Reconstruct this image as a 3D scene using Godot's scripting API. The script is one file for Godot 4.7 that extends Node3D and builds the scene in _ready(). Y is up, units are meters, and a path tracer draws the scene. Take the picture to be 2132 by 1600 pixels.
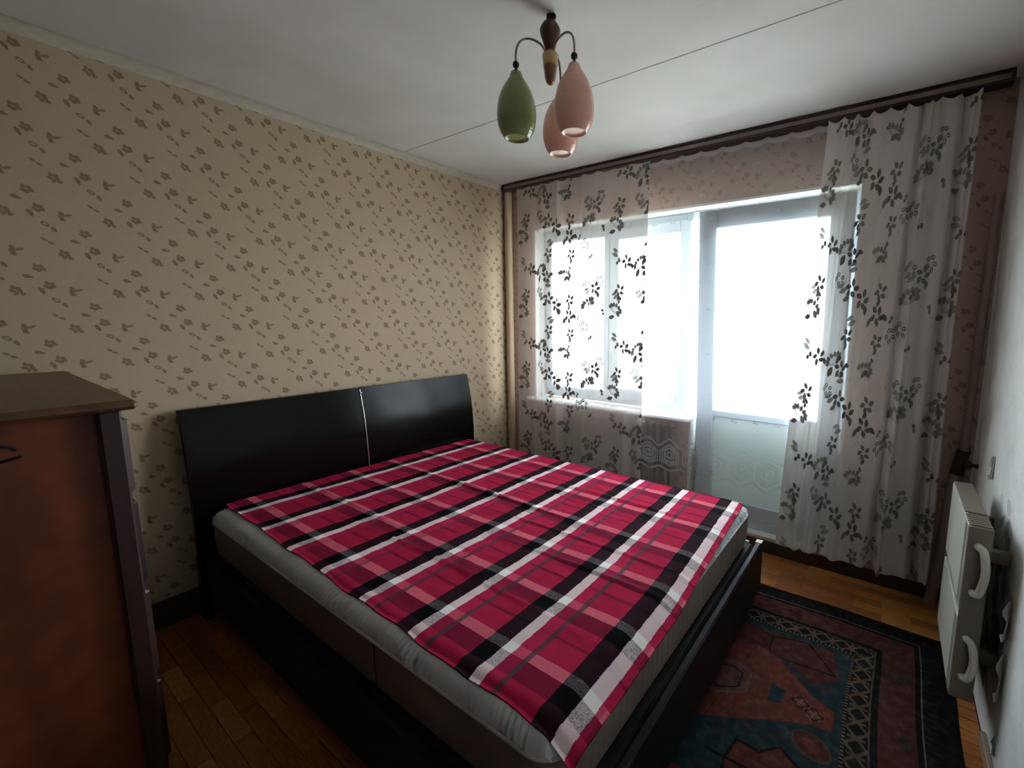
extends Node3D
# A dim bedroom: window wall at z = 0, left wall at x = XL, right wall at x = XR, metres, y up.

const XL := -0.03
const XR := 3.05
const ZB := 3.7
const H := 2.5

var rng := RandomNumberGenerator.new()
var taken := {}
var M := {}

func _ready() -> void:
	rng.seed = 7
	# ---- camera
	var cam := Camera3D.new()
	cam.name = "camera"
	add_child(cam)
	cam.transform = Transform3D(Basis(
		Vector3(0.82114657, 0.00384188, -0.57070444),
		Vector3(-0.07920888, 0.99106682, -0.10729641),
		Vector3(0.56519401, 0.13331094, 0.81411542)).orthonormalized(), Vector3(2.68397, 1.44516, 2.8322))
	cam.near = 0.05
	cam.far = 100.0
	var f := 931.611
	cam.projection = Camera3D.PROJECTION_FRUSTUM
	cam.size = 1600.0 / f * cam.near
	cam.frustum_offset = Vector2(-145.46 / f, -11.86 / f) * cam.near
	cam.current = true
	# ---- sky and exposure: a bright overcast day, no sun
	var sm := ProceduralSkyMaterial.new()
	sm.sky_top_color = Color(0.90, 0.955, 1.0)
	sm.sky_horizon_color = Color(0.93, 0.97, 1.0)
	sm.ground_bottom_color = Color(0.70, 0.75, 0.74)
	sm.ground_horizon_color = Color(0.78, 0.83, 0.82)
	sm.sky_energy_multiplier = 1.0
	sm.ground_energy_multiplier = 1.0
	var sky := Sky.new()
	sky.sky_material = sm
	var env := Environment.new()
	env.background_mode = Environment.BG_SKY
	env.sky = sky
	env.background_energy_multiplier = 6.0
	env.tonemap_mode = Environment.TONE_MAPPER_LINEAR
	env.tonemap_exposure = 4.1
	env.sdfgi_enabled = true
	env.ssao_enabled = true
	env.ssil_enabled = true
	var we := WorldEnvironment.new()
	we.name = "environment"
	we.environment = env
	add_child(we)
	materials()
	shell()
	balcony_block()
	pipes()
	curtains()
	bed()
	rug()
	dresser()
	wall_heater()
	chandelier()
	small_things()

# ------------------------------------------------------------------ helpers
func numbered(n: String) -> String:
	if not taken.has(n):
		taken[n] = 0
		return n
	taken[n] += 1
	return "%s_%03d" % [n, taken[n]]

func thing(called: String, label: String, category: String, at := Vector3.ZERO, group := "") -> Node3D:
	var o := Node3D.new()
	o.name = numbered(called)
	add_child(o)
	o.position = at
	o.set_meta("label", label)
	o.set_meta("category", category)
	if group:
		o.set_meta("group", group)
	return o

func obj(called: String, st: SurfaceTool, m: Material, parent: Node3D = null, label := "") -> MeshInstance3D:
	var o := MeshInstance3D.new()
	st.generate_normals()
	o.mesh = st.commit()
	o.material_override = m
	if parent == null:
		o.name = numbered(called)
		add_child(o)
	else:
		var k := 0
		var nm := called
		while parent.has_node(NodePath(nm)):
			k += 1
			nm = "%s_%03d" % [called, k]
		o.name = nm
		parent.add_child(o, true)
	if label:
		o.set_meta("label", label)
	return o

func tag(o: Node3D, label: String, category: String) -> void:
	o.set_meta("label", label)
	o.set_meta("category", category)

func structure(o: Node3D, label: String, category: String) -> Node3D:
	o.set_meta("kind", "structure")
	tag(o, label, category)
	return o

func mb() -> SurfaceTool:
	var st := SurfaceTool.new()
	st.begin(Mesh.PRIMITIVE_TRIANGLES)
	st.set_smooth_group(-1)
	return st

func uvof(p: Vector3, n: Vector3) -> Vector2:
	var a := n.abs()
	if a.x >= a.y and a.x >= a.z:
		return Vector2(-p.z, -p.y)
	if a.z >= a.y:
		return Vector2(p.x, -p.y)
	return Vector2(p.x, p.z)

# a flat convex polygon turned so that its front looks along «out»
func poly(st: SurfaceTool, pts: Array, out: Vector3) -> void:
	var n := Vector3.ZERO
	for i in range(1, pts.size() - 1):
		n += (pts[i] - pts[0]).cross(pts[i + 1] - pts[0])
	var ccw := n.dot(out) > 0.0
	for i in range(1, pts.size() - 1):
		var tri := [pts[0], pts[i + 1], pts[i]] if ccw else [pts[0], pts[i], pts[i + 1]]
		for p in tri:
			st.set_uv(uvof(p, n))
			st.add_vertex(p)

# a box with chamfered edges, in a frame
func box(st: SurfaceTool, mn: Vector3, mx: Vector3, c := 0.0, t := Transform3D.IDENTITY) -> void:
	var mid := (mn + mx) / 2.0
	var h := ((mx - mn) / 2.0).abs()
	c = minf(c, minf(h.x, minf(h.y, h.z)) * 0.9)
	if c <= 0.0:
		for ax in 3:
			for s in [-1.0, 1.0]:
				var out := Vector3.ZERO
				out[ax] = s
				var a := (ax + 1) % 3
				var b := (ax + 2) % 3
				var ps := []
				for q in [[-1.0, -1.0], [1.0, -1.0], [1.0, 1.0], [-1.0, 1.0]]:
					var p := Vector3.ZERO
					p[ax] = s * h[ax]
					p[a] = q[0] * h[a]
					p[b] = q[1] * h[b]
					ps.append(t * (mid + p))
				poly(st, ps, t.basis * out)
		return
	var P := func(s: Vector3, ax: int) -> Vector3:
		var p := Vector3(s.x * (h.x - c), s.y * (h.y - c), s.z * (h.z - c))
		p[ax] = s[ax] * h[ax]
		return t * (mid + p)
	for ax in 3:
		var a := (ax + 1) % 3
		var b := (ax + 2) % 3
		for s in [-1.0, 1.0]:
			var out := Vector3.ZERO
			out[ax] = s
			var ps := []
			for q in [[-1.0, -1.0], [1.0, -1.0], [1.0, 1.0], [-1.0, 1.0]]:
				var sg := Vector3.ZERO
				sg[ax] = s
				sg[a] = q[0]
				sg[b] = q[1]
				ps.append(P.call(sg, ax))
			poly(st, ps, t.basis * out)
			for s2 in [-1.0, 1.0]:
				var s0 := Vector3.ZERO
				s0[ax] = s
				s0[a] = s2
				s0[b] = -1.0
				var s1 := s0
				s1[b] = 1.0
				poly(st, [P.call(s0, ax), P.call(s1, ax), P.call(s1, a), P.call(s0, a)], t.basis * Vector3(s0.x, s0.y, s0.z) - t.basis * Vector3(0 if b != 0 else s0.x, 0 if b != 1 else s0.y, 0 if b != 2 else s0.z))
	for sx in [-1.0, 1.0]:
		for sy in [-1.0, 1.0]:
			for sz in [-1.0, 1.0]:
				var s := Vector3(sx, sy, sz)
				poly(st, [P.call(s, 0), P.call(s, 1), P.call(s, 2)], t.basis * s)

# a grid of points [row][column] as a smooth sheet; flip turns its front
func grid(st: SurfaceTool, rows: Array, uvs: Array, flip := false, smooth := true) -> void:
	st.set_smooth_group(0 if smooth else -1)
	for i in rows.size() - 1:
		for j in rows[i].size() - 1:
			var q := [[i, j], [i + 1, j], [i + 1, j + 1], [i, j], [i + 1, j + 1], [i, j + 1]]
			if flip:
				q = [[i, j], [i + 1, j + 1], [i + 1, j], [i, j], [i, j + 1], [i + 1, j + 1]]
			for k in q:
				st.set_uv(uvs[k[0]][k[1]])
				st.add_vertex(rows[k[0]][k[1]])
	st.set_smooth_group(-1)

# a turned shape; profile of (radius, height); «pressed» adds the fine rings and diamonds of the glass shades
func lathe(st: SurfaceTool, prof: Array, seg := 32, t := Transform3D.IDENTITY, pressed := false) -> void:
	var rows := []
	var uvs := []
	for k in prof.size():
		var row := []
		var uv := []
		for j in seg + 1:
			var a := TAU * (j % seg) / seg
			var r: float = prof[k].x
			if pressed:
				r += relief(a, float(k) / (prof.size() - 1), prof.size())
			row.append(t * Vector3(cos(a) * r, prof[k].y, sin(a) * r))
			uv.append(Vector2(float(j) / seg, float(k) / prof.size()))
		rows.append(row)
		uvs.append(uv)
	grid(st, rows, uvs, prof[0].y < prof[prof.size() - 1].y)

func relief(a: float, t: float, total: int) -> float:
	if t < 0.1 or t > 0.9:
		return 0.0
	var r := 0.00012 * sin(t * total * 1.57)
	if t > 0.5 and t < 0.86:
		r += 0.0017 * maxf(0.0, sin(a * 16.0 + t * 60.0) * sin(a * 16.0 - t * 60.0)) * sin((t - 0.5) / 0.36 * PI)
	return r

func smooth_path(pts: Array, n := 6) -> Array:
	var out := []
	for i in pts.size() - 1:
		var p0: Vector3 = pts[maxi(i - 1, 0)]
		var p3: Vector3 = pts[mini(i + 2, pts.size() - 1)]
		for k in n:
			out.append(pts[i].cubic_interpolate(pts[i + 1], p0, p3, float(k) / n))
	out.append(pts[pts.size() - 1])
	return out

func tube(st: SurfaceTool, path: Array, r: float, seg := 10, flat := 1.0) -> void:
	var rows := []
	var uvs := []
	var up := Vector3.UP
	var length := 0.0
	for i in path.size():
		var d: Vector3 = (path[mini(i + 1, path.size() - 1)] - path[maxi(i - 1, 0)]).normalized()
		if absf(d.dot(up)) > 0.95:
			up = Vector3.RIGHT if absf(d.x) < 0.9 else Vector3.BACK
		var s := d.cross(up).normalized()
		up = s.cross(d).normalized()
		if i:
			length += path[i].distance_to(path[i - 1])
		var row := []
		var uv := []
		for j in seg + 1:
			var a := TAU * (j % seg) / seg
			row.append(path[i] + s * cos(a) * r + up * sin(a) * r * flat)
			uv.append(Vector2(float(j) / seg, length))
		rows.append(row)
		uvs.append(uv)
	grid(st, rows, uvs, false)
	for e in [0, path.size() - 1]:
		var row: Array = rows[e].slice(0, seg)
		var inner: Vector3 = path[1] if e == 0 else path[path.size() - 2]
		poly(st, row, path[e] - inner)

# an outline (list of Vector2) pushed out along z from z0 to z1, in a frame; convex or not
func extrude(st: SurfaceTool, outline: PackedVector2Array, z0: float, z1: float, t := Transform3D.IDENTITY) -> void:
	var idx := Geometry2D.triangulate_polygon(outline)
	for k in range(0, idx.size(), 3):
		for z in [z0, z1]:
			var ps := []
			for q in 3:
				var v := outline[idx[k + q]]
				ps.append(t * Vector3(v.x, v.y, z))
			poly(st, ps, t.basis * Vector3(0, 0, -1.0 if z == minf(z0, z1) else 1.0))
	var ccw := 0.0
	for i in outline.size():
		ccw += outline[i].cross(outline[(i + 1) % outline.size()])
	for i in outline.size():
		var a := outline[i]
		var b := outline[(i + 1) % outline.size()]
		var n := Vector3(b.y - a.y, a.x - b.x, 0) * signf(ccw)
		poly(st, [t * Vector3(a.x, a.y, z0), t * Vector3(b.x, b.y, z0), t * Vector3(b.x, b.y, z1), t * Vector3(a.x, a.y, z1)], t.basis * n)

func noise(freq: float, sd := 1) -> FastNoiseLite:
	var n := FastNoiseLite.new()
	n.seed = sd
	n.frequency = freq
	n.fractal_octaves = 4
	return n

# ------------------------------------------------------------------ painting textures
func c8(r: int, g: int, b: int, a := 255) -> Color:
	return Color(r / 255.0, g / 255.0, b / 255.0, a / 255.0)

func canvas(w: int, h: int, c: Color) -> Image:
	var im := Image.create_empty(w, h, false, Image.FORMAT_RGBA8)
	im.fill(c)
	return im

func put(im: Image, x: int, y: int, c: Color, k: float) -> void:
	x = posmod(x, im.get_width())
	y = posmod(y, im.get_height())
	var o := im.get_pixel(x, y)
	im.set_pixel(x, y, Color(lerpf(o.r, c.r, k), lerpf(o.g, c.g, k), lerpf(o.b, c.b, k), lerpf(o.a, c.a, k)))

# a soft ellipse, or a pointed leaf; hollow > 0 leaves only its rim
func blob(im: Image, at: Vector2, r: Vector2, ang: float, c: Color, k := 1.0, leaf := false, hollow := 0.0) -> void:
	var m := maxf(r.x, r.y) + 2.0
	var cs := cos(ang)
	var sn := sin(ang)
	var soft := 1.2 / minf(r.x, r.y)
	for y in range(int(at.y - m), int(at.y + m) + 1):
		for x in range(int(at.x - m), int(at.x + m) + 1):
			var dx := x - at.x
			var dy := y - at.y
			var u := (dx * cs + dy * sn) / r.x
			var v := (-dx * sn + dy * cs) / r.y
			var d := 0.0
			if leaf:
				if absf(u) > 1.0:
					continue
				d = absf(v) / maxf(1.0 - u * u, 0.001)
			else:
				d = sqrt(u * u + v * v)
			var w := clampf((1.0 - d) / soft + 0.5, 0.0, 1.0)
			if hollow > 0.0:
				w *= clampf((d - hollow) / soft + 0.5, 0.0, 1.0) * 0.75 + 0.25
			if w > 0.0:
				put(im, x, y, c, w * k)

func stroke(im: Image, a: Vector2, b: Vector2, w: float, c: Color, k := 1.0) -> void:
	var mn := a.min(b) - Vector2(w + 1, w + 1)
	var mx := a.max(b) + Vector2(w + 1, w + 1)
	var d := b - a
	var l2 := maxf(d.length_squared(), 0.0001)
	for y in range(int(mn.y), int(mx.y) + 1):
		for x in range(int(mn.x), int(mx.x) + 1):
			var p := Vector2(x, y)
			var t := clampf((p - a).dot(d) / l2, 0.0, 1.0)
			var q := clampf(w - p.distance_to(a + d * t) + 0.5, 0.0, 1.0)
			if q > 0.0:
				put(im, x, y, c, q * k)

func fill_poly(im: Image, pts: PackedVector2Array, c: Color, k := 1.0) -> void:
	var mn := pts[0]
	var mx := pts[0]
	for p in pts:
		mn = mn.min(p)
		mx = mx.max(p)
	for y in range(maxi(0, int(mn.y)), mini(im.get_height(), int(mx.y) + 1)):
		for x in range(maxi(0, int(mn.x)), mini(im.get_width(), int(mx.x) + 1)):
			if Geometry2D.is_point_in_polygon(Vector2(x + 0.5, y + 0.5), pts):
				put(im, x, y, c, k)

func outline_poly(im: Image, pts: PackedVector2Array, w: float, c: Color, k := 1.0) -> void:
	for i in pts.size():
		stroke(im, pts[i], pts[(i + 1) % pts.size()], w, c, k)

func tex(im: Image) -> ImageTexture:
	return ImageTexture.create_from_image(im)

func noise_tex(freq: float, a: Color, b: Color, size := 512, sd := 1, oct := 4) -> NoiseTexture2D:
	var t := NoiseTexture2D.new()
	t.width = size
	t.height = size
	t.seamless = true
	t.noise = noise(freq, sd)
	t.noise.fractal_octaves = oct
	var g := Gradient.new()
	g.set_color(0, a)
	g.set_color(1, b)
	t.color_ramp = g
	return t

func mat(c: Color, rough := 0.7, metal := 0.0) -> StandardMaterial3D:
	var m := StandardMaterial3D.new()
	m.albedo_color = c
	m.roughness = rough
	m.metallic = metal
	return m

func grain(a: Color, b: Color, sd: int, stretch: float) -> Image:
	var im := canvas(512, 512, a)
	var n1 := noise(0.012, sd)
	var n2 := noise(0.06, sd + 9)
	for y in 512:
		for x in 512:
			var v := n1.get_noise_2d(x * 1.0, y * stretch) * 0.9 + n2.get_noise_2d(x * 0.4, y * stretch * 2.0) * 0.5
			im.set_pixel(x, y, a.lerp(b, clampf(v * 0.9 + 0.5, 0.0, 1.0)))
	return im

func motif(im: Image, s: float, kind: int, at: Vector2, c: Color, k: float) -> void:
	match kind:
		0: # a forked sprig
			blob(im, at + Vector2(-0.006, 0.004) * s, Vector2(0.010, 0.006) * s, 1.2, c, k)
			blob(im, at + Vector2(-0.005, -0.008) * s, Vector2(0.007, 0.005) * s, 0.8, c, k)
			blob(im, at + Vector2(0.009, -0.003) * s, Vector2(0.011, 0.004) * s, -0.35, c, k)
			blob(im, at + Vector2(-0.003, 0.013) * s, Vector2(0.008, 0.004) * s, 0.1, c, k)
		1: # two leaves in a row
			blob(im, at + Vector2(-0.008, -0.007) * s, Vector2(0.011, 0.0065) * s, 0.6, c, k, false, 0.5)
			blob(im, at + Vector2(0.010, 0.008) * s, Vector2(0.009, 0.005) * s, 1.0, c, k)
		2: # an upright bud
			blob(im, at, Vector2(0.010, 0.006) * s, 1.1, c, k)
			blob(im, at + Vector2(0.004, 0.008) * s, Vector2(0.006, 0.004) * s, 1.4, c, k)
		3: # small pair
			blob(im, at + Vector2(-0.007, -0.004) * s, Vector2(0.008, 0.004) * s, 0.6, c, k)
			blob(im, at + Vector2(0.007, 0.006) * s, Vector2(0.008, 0.004) * s, 0.4, c, k)
		4: # dot with a tail
			blob(im, at, Vector2(0.008, 0.006) * s, 0.2, c, k)
			blob(im, at + Vector2(0.009, 0.003) * s, Vector2(0.006, 0.003) * s, 0.1, c, k)
		_: # flower cluster
			blob(im, at, Vector2(0.0125, 0.0115) * s, kind, c, k * 0.4)
			for i in 5:
				var a := TAU * i / 5.0 + kind * 1.3
				blob(im, at + Vector2(cos(a), sin(a)) * (0.007 + 0.004 * ((i * 7 + kind) % 3) / 2.0) * s, Vector2(0.0068, 0.0045) * s, a + 0.7, c, k * 0.9, false, 0.0)
			if kind == 7:
				blob(im, at + Vector2(0.013, 0.012) * s, Vector2(0.006, 0.005) * s, 0, c, k)

func paper(base: Color, ink: Color, k: float, sd: int) -> StandardMaterial3D:
	var w := 512
	var h := 550
	var s := w / 0.27
	var im := canvas(w, h, base)
	var n := noise(0.02, sd)
	for y in h:
		for x in w:
			im.set_pixel(x, y, base.lightened(n.get_noise_2d(x, y) * 0.03 + rng.randf() * 0.02))
	for o in [Vector2(0.07, 0.05), Vector2(0.205, 0.195)]:
		for q in [[0, 0.0, 0.0], [1, -0.042, 0.046], [2, -0.085, 0.0], [3, -0.051, 0.101], [4, 0.018, 0.094], [5, 0.051, 0.062], [6, 0.073, 0.127], [7, -0.012, 0.148]]:
			motif(im, s * 1.18, q[0], (o + Vector2(q[1], q[2])) * s, ink, k)
	var m := mat(Color.WHITE, 0.75)
	m.albedo_texture = tex(im)
	m.uv1_scale = Vector3(1 / 0.27, 1 / 0.29, 1)
	return m

func leaf_spray(im: Image, s: float, at: Vector2, ang: float, kind: int, c: Color, k: float) -> void:
	var rot := Transform2D(ang, at)
	match kind:
		0: # five petals round an open middle
			for i in 5:
				var a := TAU * i / 5.0
				blob(im, rot * (Vector2(cos(a), sin(a) * 0.8) * 0.019 * s), Vector2(0.012, 0.007) * s, ang + a * 0.4, c, k, true, 0.35)
		1: # big shaded bloom with a fringe of leaves
			blob(im, at, Vector2(0.030, 0.018) * s, ang, c, k * 0.45, false, 0.6)
			for i in 7:
				var a := PI + PI * i / 6.0
				blob(im, rot * (Vector2(cos(a) * 0.034, sin(a) * 0.016) * s), Vector2(0.011, 0.0075) * s, ang + a, c, k, true)
			blob(im, rot * (Vector2(0.024, 0.012) * s), Vector2(0.014, 0.009) * s, ang + 0.5, c, k)
		2: # two long leaves lying over each other
			blob(im, rot * (Vector2(0, -0.008) * s), Vector2(0.019, 0.007) * s, ang + 0.2, c, k * 0.9, true)
			blob(im, rot * (Vector2(0.004, 0.010) * s), Vector2(0.021, 0.009) * s, ang + 0.1, c, k * 0.9, true)
			stroke(im, rot * (Vector2(0.02, 0.012) * s), rot * (Vector2(0.036, 0.03) * s), 1.0, c, k * 0.7)
		3: # a thin forked twig
			stroke(im, at, rot * (Vector2(0.004, 0.03) * s), 1.3, c, k)
			stroke(im, rot * (Vector2(0.004, 0.03) * s), rot * (Vector2(0.013, 0.008) * s), 1.1, c, k)
		4: # hanging leaf with a drip tip
			blob(im, at, Vector2(0.020, 0.010) * s, ang - 0.5, c, k, true)
			stroke(im, rot * (Vector2(-0.016, 0.008) * s), rot * (Vector2(-0.034, 0.022) * s), 1.3, c, k)
		5: # leaf cluster
			for q in [[-0.018, -0.012, 0.3], [0.004, -0.02, 1.2], [0.02, -0.006, 2.4], [0.012, 0.014, 0.6], [-0.012, 0.012, 1.9], [0.034, -0.016, 0.2]]:
				blob(im, rot * (Vector2(q[0], q[1]) * s), Vector2(0.014, 0.008) * s, ang + q[2], c, k, true)
		6: # little stem with buds
			stroke(im, rot * (Vector2(-0.03, 0.035) * s), at, 1.0, c, k * 0.6)
			blob(im, at, Vector2(0.009, 0.0065) * s, ang, c, k)
			blob(im, rot * (Vector2(0.006, 0.014) * s), Vector2(0.008, 0.006) * s, ang + 1, c, k)

func materials() -> void:
	M.paper = paper(c8(192, 171, 142), c8(112, 92, 66), 0.62, 3)
	M.paper_far = paper(c8(186, 156, 140), c8(118, 82, 70), 0.42, 4)
	# right wall: pale paper with faint dashes, mould and torn patches round the heater
	var w := 1024
	var h := 700
	var s := w / 3.7
	var im := canvas(w, h, c8(228, 230, 226))
	var n := noise(0.012, 21)
	for y in h:
		for x in w:
			im.set_pixel(x, y, c8(228, 230, 226).darkened(clampf(n.get_noise_2d(x, y) * 0.08 + 0.01, 0.0, 0.12)))
	for i in 2200:
		var p := Vector2(rng.randf() * w, rng.randf() * h)
		stroke(im, p, p + Vector2(rng.randf_range(-1, 1), rng.randf_range(0.5, 3)), 0.55, c8(168, 166, 154), rng.randf_range(0.25, 0.7))
	# u = -z: z 0 lies at the right edge of the wrapped picture
	for i in 90:
		var z := rng.randf_range(0.5, 1.12)
		var y := rng.randf_range(0.1, 0.95)
		var edge := absf(z - 0.78) / 0.22 + absf(y - 0.42) / 0.44
		if edge < 1.12:
			blob(im, Vector2(w - z * s, (H - y) * s), Vector2(rng.randf_range(4, 13), rng.randf_range(6, 20)), rng.randf() * 3, c8(58, 50, 36), clampf(1.2 - edge, 0.08, 0.4))
	for i in 40:
		var z := rng.randf_range(0.02, 0.35)
		var y := rng.randf_range(0.1, 2.0)
		blob(im, Vector2(w - z * s, (H - y) * s), Vector2(rng.randf_range(4, 12), rng.randf_range(10, 40)), 0, c8(150, 136, 96), 0.12)
	M.paper_right = mat(Color.WHITE, 0.8)
	M.paper_right.albedo_texture = tex(im)
	M.paper_right.uv1_scale = Vector3(1 / 3.7, 1 / 2.5566, 1)
	M.ceiling = mat(Color.WHITE, 0.9)
	M.ceiling.albedo_texture = noise_tex(0.006, c8(214, 213, 207), c8(228, 228, 224), 512, 5)
	M.ceiling.uv1_scale = Vector3(0.5, 0.5, 1)
	M.plaster = mat(c8(205, 202, 192), 0.85)
	M.plaster.albedo_texture = noise_tex(0.02, c8(236, 230, 216), c8(255, 252, 246), 256, 6)
	M.plaster.uv1_scale = Vector3(3, 3, 1)
	M.joint = mat(c8(70, 66, 62), 0.9)
	M.pvc = mat(c8(198, 208, 214), 0.35)
	M.milky = mat(c8(214, 226, 222), 0.4)
	M.milky.backlight_enabled = true
	M.milky.backlight = Color(0.4, 0.415, 0.405)
	M.white_paint = mat(c8(215, 214, 208), 0.4)
	M.gasket = mat(c8(70, 72, 74), 0.6)
	M.glass = mat(Color(1, 1, 1, 0.06), 0.02)
	M.glass.transparency = BaseMaterial3D.TRANSPARENCY_ALPHA
	M.pipe = mat(c8(196, 172, 142), 0.45)
	M.pipe_dim = mat(c8(150, 128, 122), 0.5)
	M.coupling = mat(c8(60, 44, 40), 0.6)
	M.iron = mat(c8(120, 100, 88), 0.5)
	M.rail = mat(c8(38, 26, 25), 0.4)
	M.rail_stripe = mat(c8(150, 132, 126), 0.4)
	M.base_brown = mat(c8(66, 44, 32), 0.5)
	M.base_top = mat(c8(150, 128, 108), 0.45)
	M.stave = []
	for k in 4:
		var a: Color = [c8(180, 110, 46), c8(164, 96, 40), c8(192, 124, 56), c8(150, 86, 36)][k]
		var sm := mat(Color.WHITE, 0.35)
		sm.albedo_texture = tex(grain(a.darkened(0.18), a.lightened(0.08), 30 + k, 7.0))
		sm.uv1_scale = Vector3(2.2, 2.2, 1)
		M.stave.append(sm)
	M.subfloor = mat(c8(60, 38, 22), 0.8)
	M.veneer = mat(c8(12, 9, 8), 0.2)
	M.veneer.metallic_specular = 0.3
	M.chrome = mat(c8(220, 220, 222), 0.25, 0.9)
	M.raw_edge = mat(c8(206, 200, 184), 0.6)
	M.satin = mat(c8(212, 214, 215), 0.2)
	M.satin.rim_enabled = true
	M.satin.rim = 0.5
	M.ticking = mat(c8(128, 116, 108), 0.36)
	M.piping = mat(c8(190, 188, 186), 0.4)
	M.dresser_side = mat(Color.WHITE, 0.5)
	M.dresser_side.albedo_texture = tex(grain(c8(128, 60, 33), c8(92, 40, 22), 50, 0.25))
	M.dresser_side.uv1_scale = Vector3(0.7, 0.7, 1)
	M.dresser_side.uv1_offset = Vector3(0.15, 0, 0)
	M.dresser_top = mat(Color.WHITE, 0.4)
	M.dresser_top.albedo_texture = tex(grain(c8(112, 78, 52), c8(84, 56, 38), 51, 5.0))
	M.dresser_top.uv1_scale = Vector3(1.0, 1.4, 1)
	M.dresser_frame = mat(c8(52, 29, 27), 0.4)
	M.dark_wood = mat(c8(20, 15, 14), 0.5)
	M.dark_wood.metallic_specular = 0.4
	M.black_matt = mat(c8(18, 15, 14), 0.85)
	M.black = mat(c8(16, 14, 14), 0.35)
	M.heater = mat(c8(176, 178, 164), 0.5)
	M.heater_end = mat(c8(128, 118, 104), 0.5)
	M.fin = mat(c8(40, 38, 34), 0.6)
	M.bend = mat(c8(226, 222, 208), 0.35)
	M.brass = mat(c8(206, 176, 124), 0.22, 0.6)
	M.amber = mat(c8(132, 84, 60), 0.15)
	M.amber.clearcoat_enabled = true
	M.steel = mat(c8(150, 140, 128), 0.35, 0.8)
	M.walnut = mat(c8(86, 56, 46), 0.4)
	M.dark_metal = mat(c8(46, 32, 30), 0.4, 0.2)
	for q in [["green_glass", c8(134, 148, 74)], ["pink_glass", c8(250, 188, 166)]]:
		var gm := mat(q[1], 0.28)
		gm.clearcoat_enabled = true
		gm.clearcoat = 0.6
		gm.clearcoat_roughness = 0.12
		gm.backlight_enabled = true
		gm.backlight = Color(0.6, 0.6, 0.6)
		M[q[0]] = gm
	M.blanket = blanket_mat()
	M.rug = rug_mat()
	M.voile = voile_mat()
	M.tulle = tulle_mat()
	M.balcony = mat(c8(214, 212, 205), 0.8)

func blanket_mat() -> StandardMaterial3D:
	# u along the bed from x = 0.13 to 2.19, v across it from z = 0.66 to 2.18
	var w := 1648
	var h := 1216
	var im := canvas(w, h, Color.BLACK)
	var red := c8(164, 30, 62)
	var white := c8(226, 208, 206)
	var black := c8(27, 20, 25)
	var n := noise(0.05, 77)
	for y in h:
		var z := 0.66 + 1.52 * y / h
		var pz := fposmod(z - 0.785, 0.2455)
		var warp := red
		var wk := 0.0 # how much the lengthwise thread shows on red
		if pz < 0.036:
			warp = c8(238, 150, 150)
			wk = 0.5
		elif pz < 0.095:
			warp = c8(34, 12, 26)
			wk = 0.36
		elif pz > 0.158 and pz < 0.170:
			warp = c8(60, 14, 30)
			wk = 0.4
		elif pz > 0.205:
			wk = 0.0
		for x in w:
			var xx := 0.13 + 2.06 * x / w
			var px := fposmod(xx - 0.285 + (n.get_noise_2d(x * 0.05, y * 0.4)) * 0.002, 0.2652)
			var c := red
			var speck := rng.randf()
			if px < 0.036:
				c = white.lerp(warp, 0.06)
				if pz < 0.036:
					c = c8(238, 232, 228)
				elif pz < 0.095:
					c = white.lerp(Color(0.1, 0.1, 0.1), 0.12 + (0.45 if speck > 0.66 else 0.0))
			elif px > 0.2652 - 0.058:
				c = black.lerp(warp, 0.10)
				if pz < 0.036:
					c = c8(62, 55, 58).lightened(0.25 if speck > 0.7 else 0.0)
				elif pz < 0.095:
					c = c8(8, 8, 12)
			else:
				c = red.lerp(warp, wk)
				if px > 0.078 and px < 0.094:
					c = c.lerp(c8(72, 62, 66), 0.75 * clampf((xx - 0.7) * 1.2, 0.25, 1.0))
				elif px <= 0.078:
					c = c.lerp(c8(190, 40, 84), 0.35)
				elif pz < 0.036 and speck > 0.8:
					c = c.lightened(0.12)
			c = c.lightened(0.03 * speck) if speck > 0.5 else c.darkened(0.06 * speck)
			im.set_pixel(x, y, c)
	var m := mat(Color.WHITE, 0.95)
	m.metallic_specular = 0.12
	m.albedo_texture = tex(im)
	return m

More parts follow.
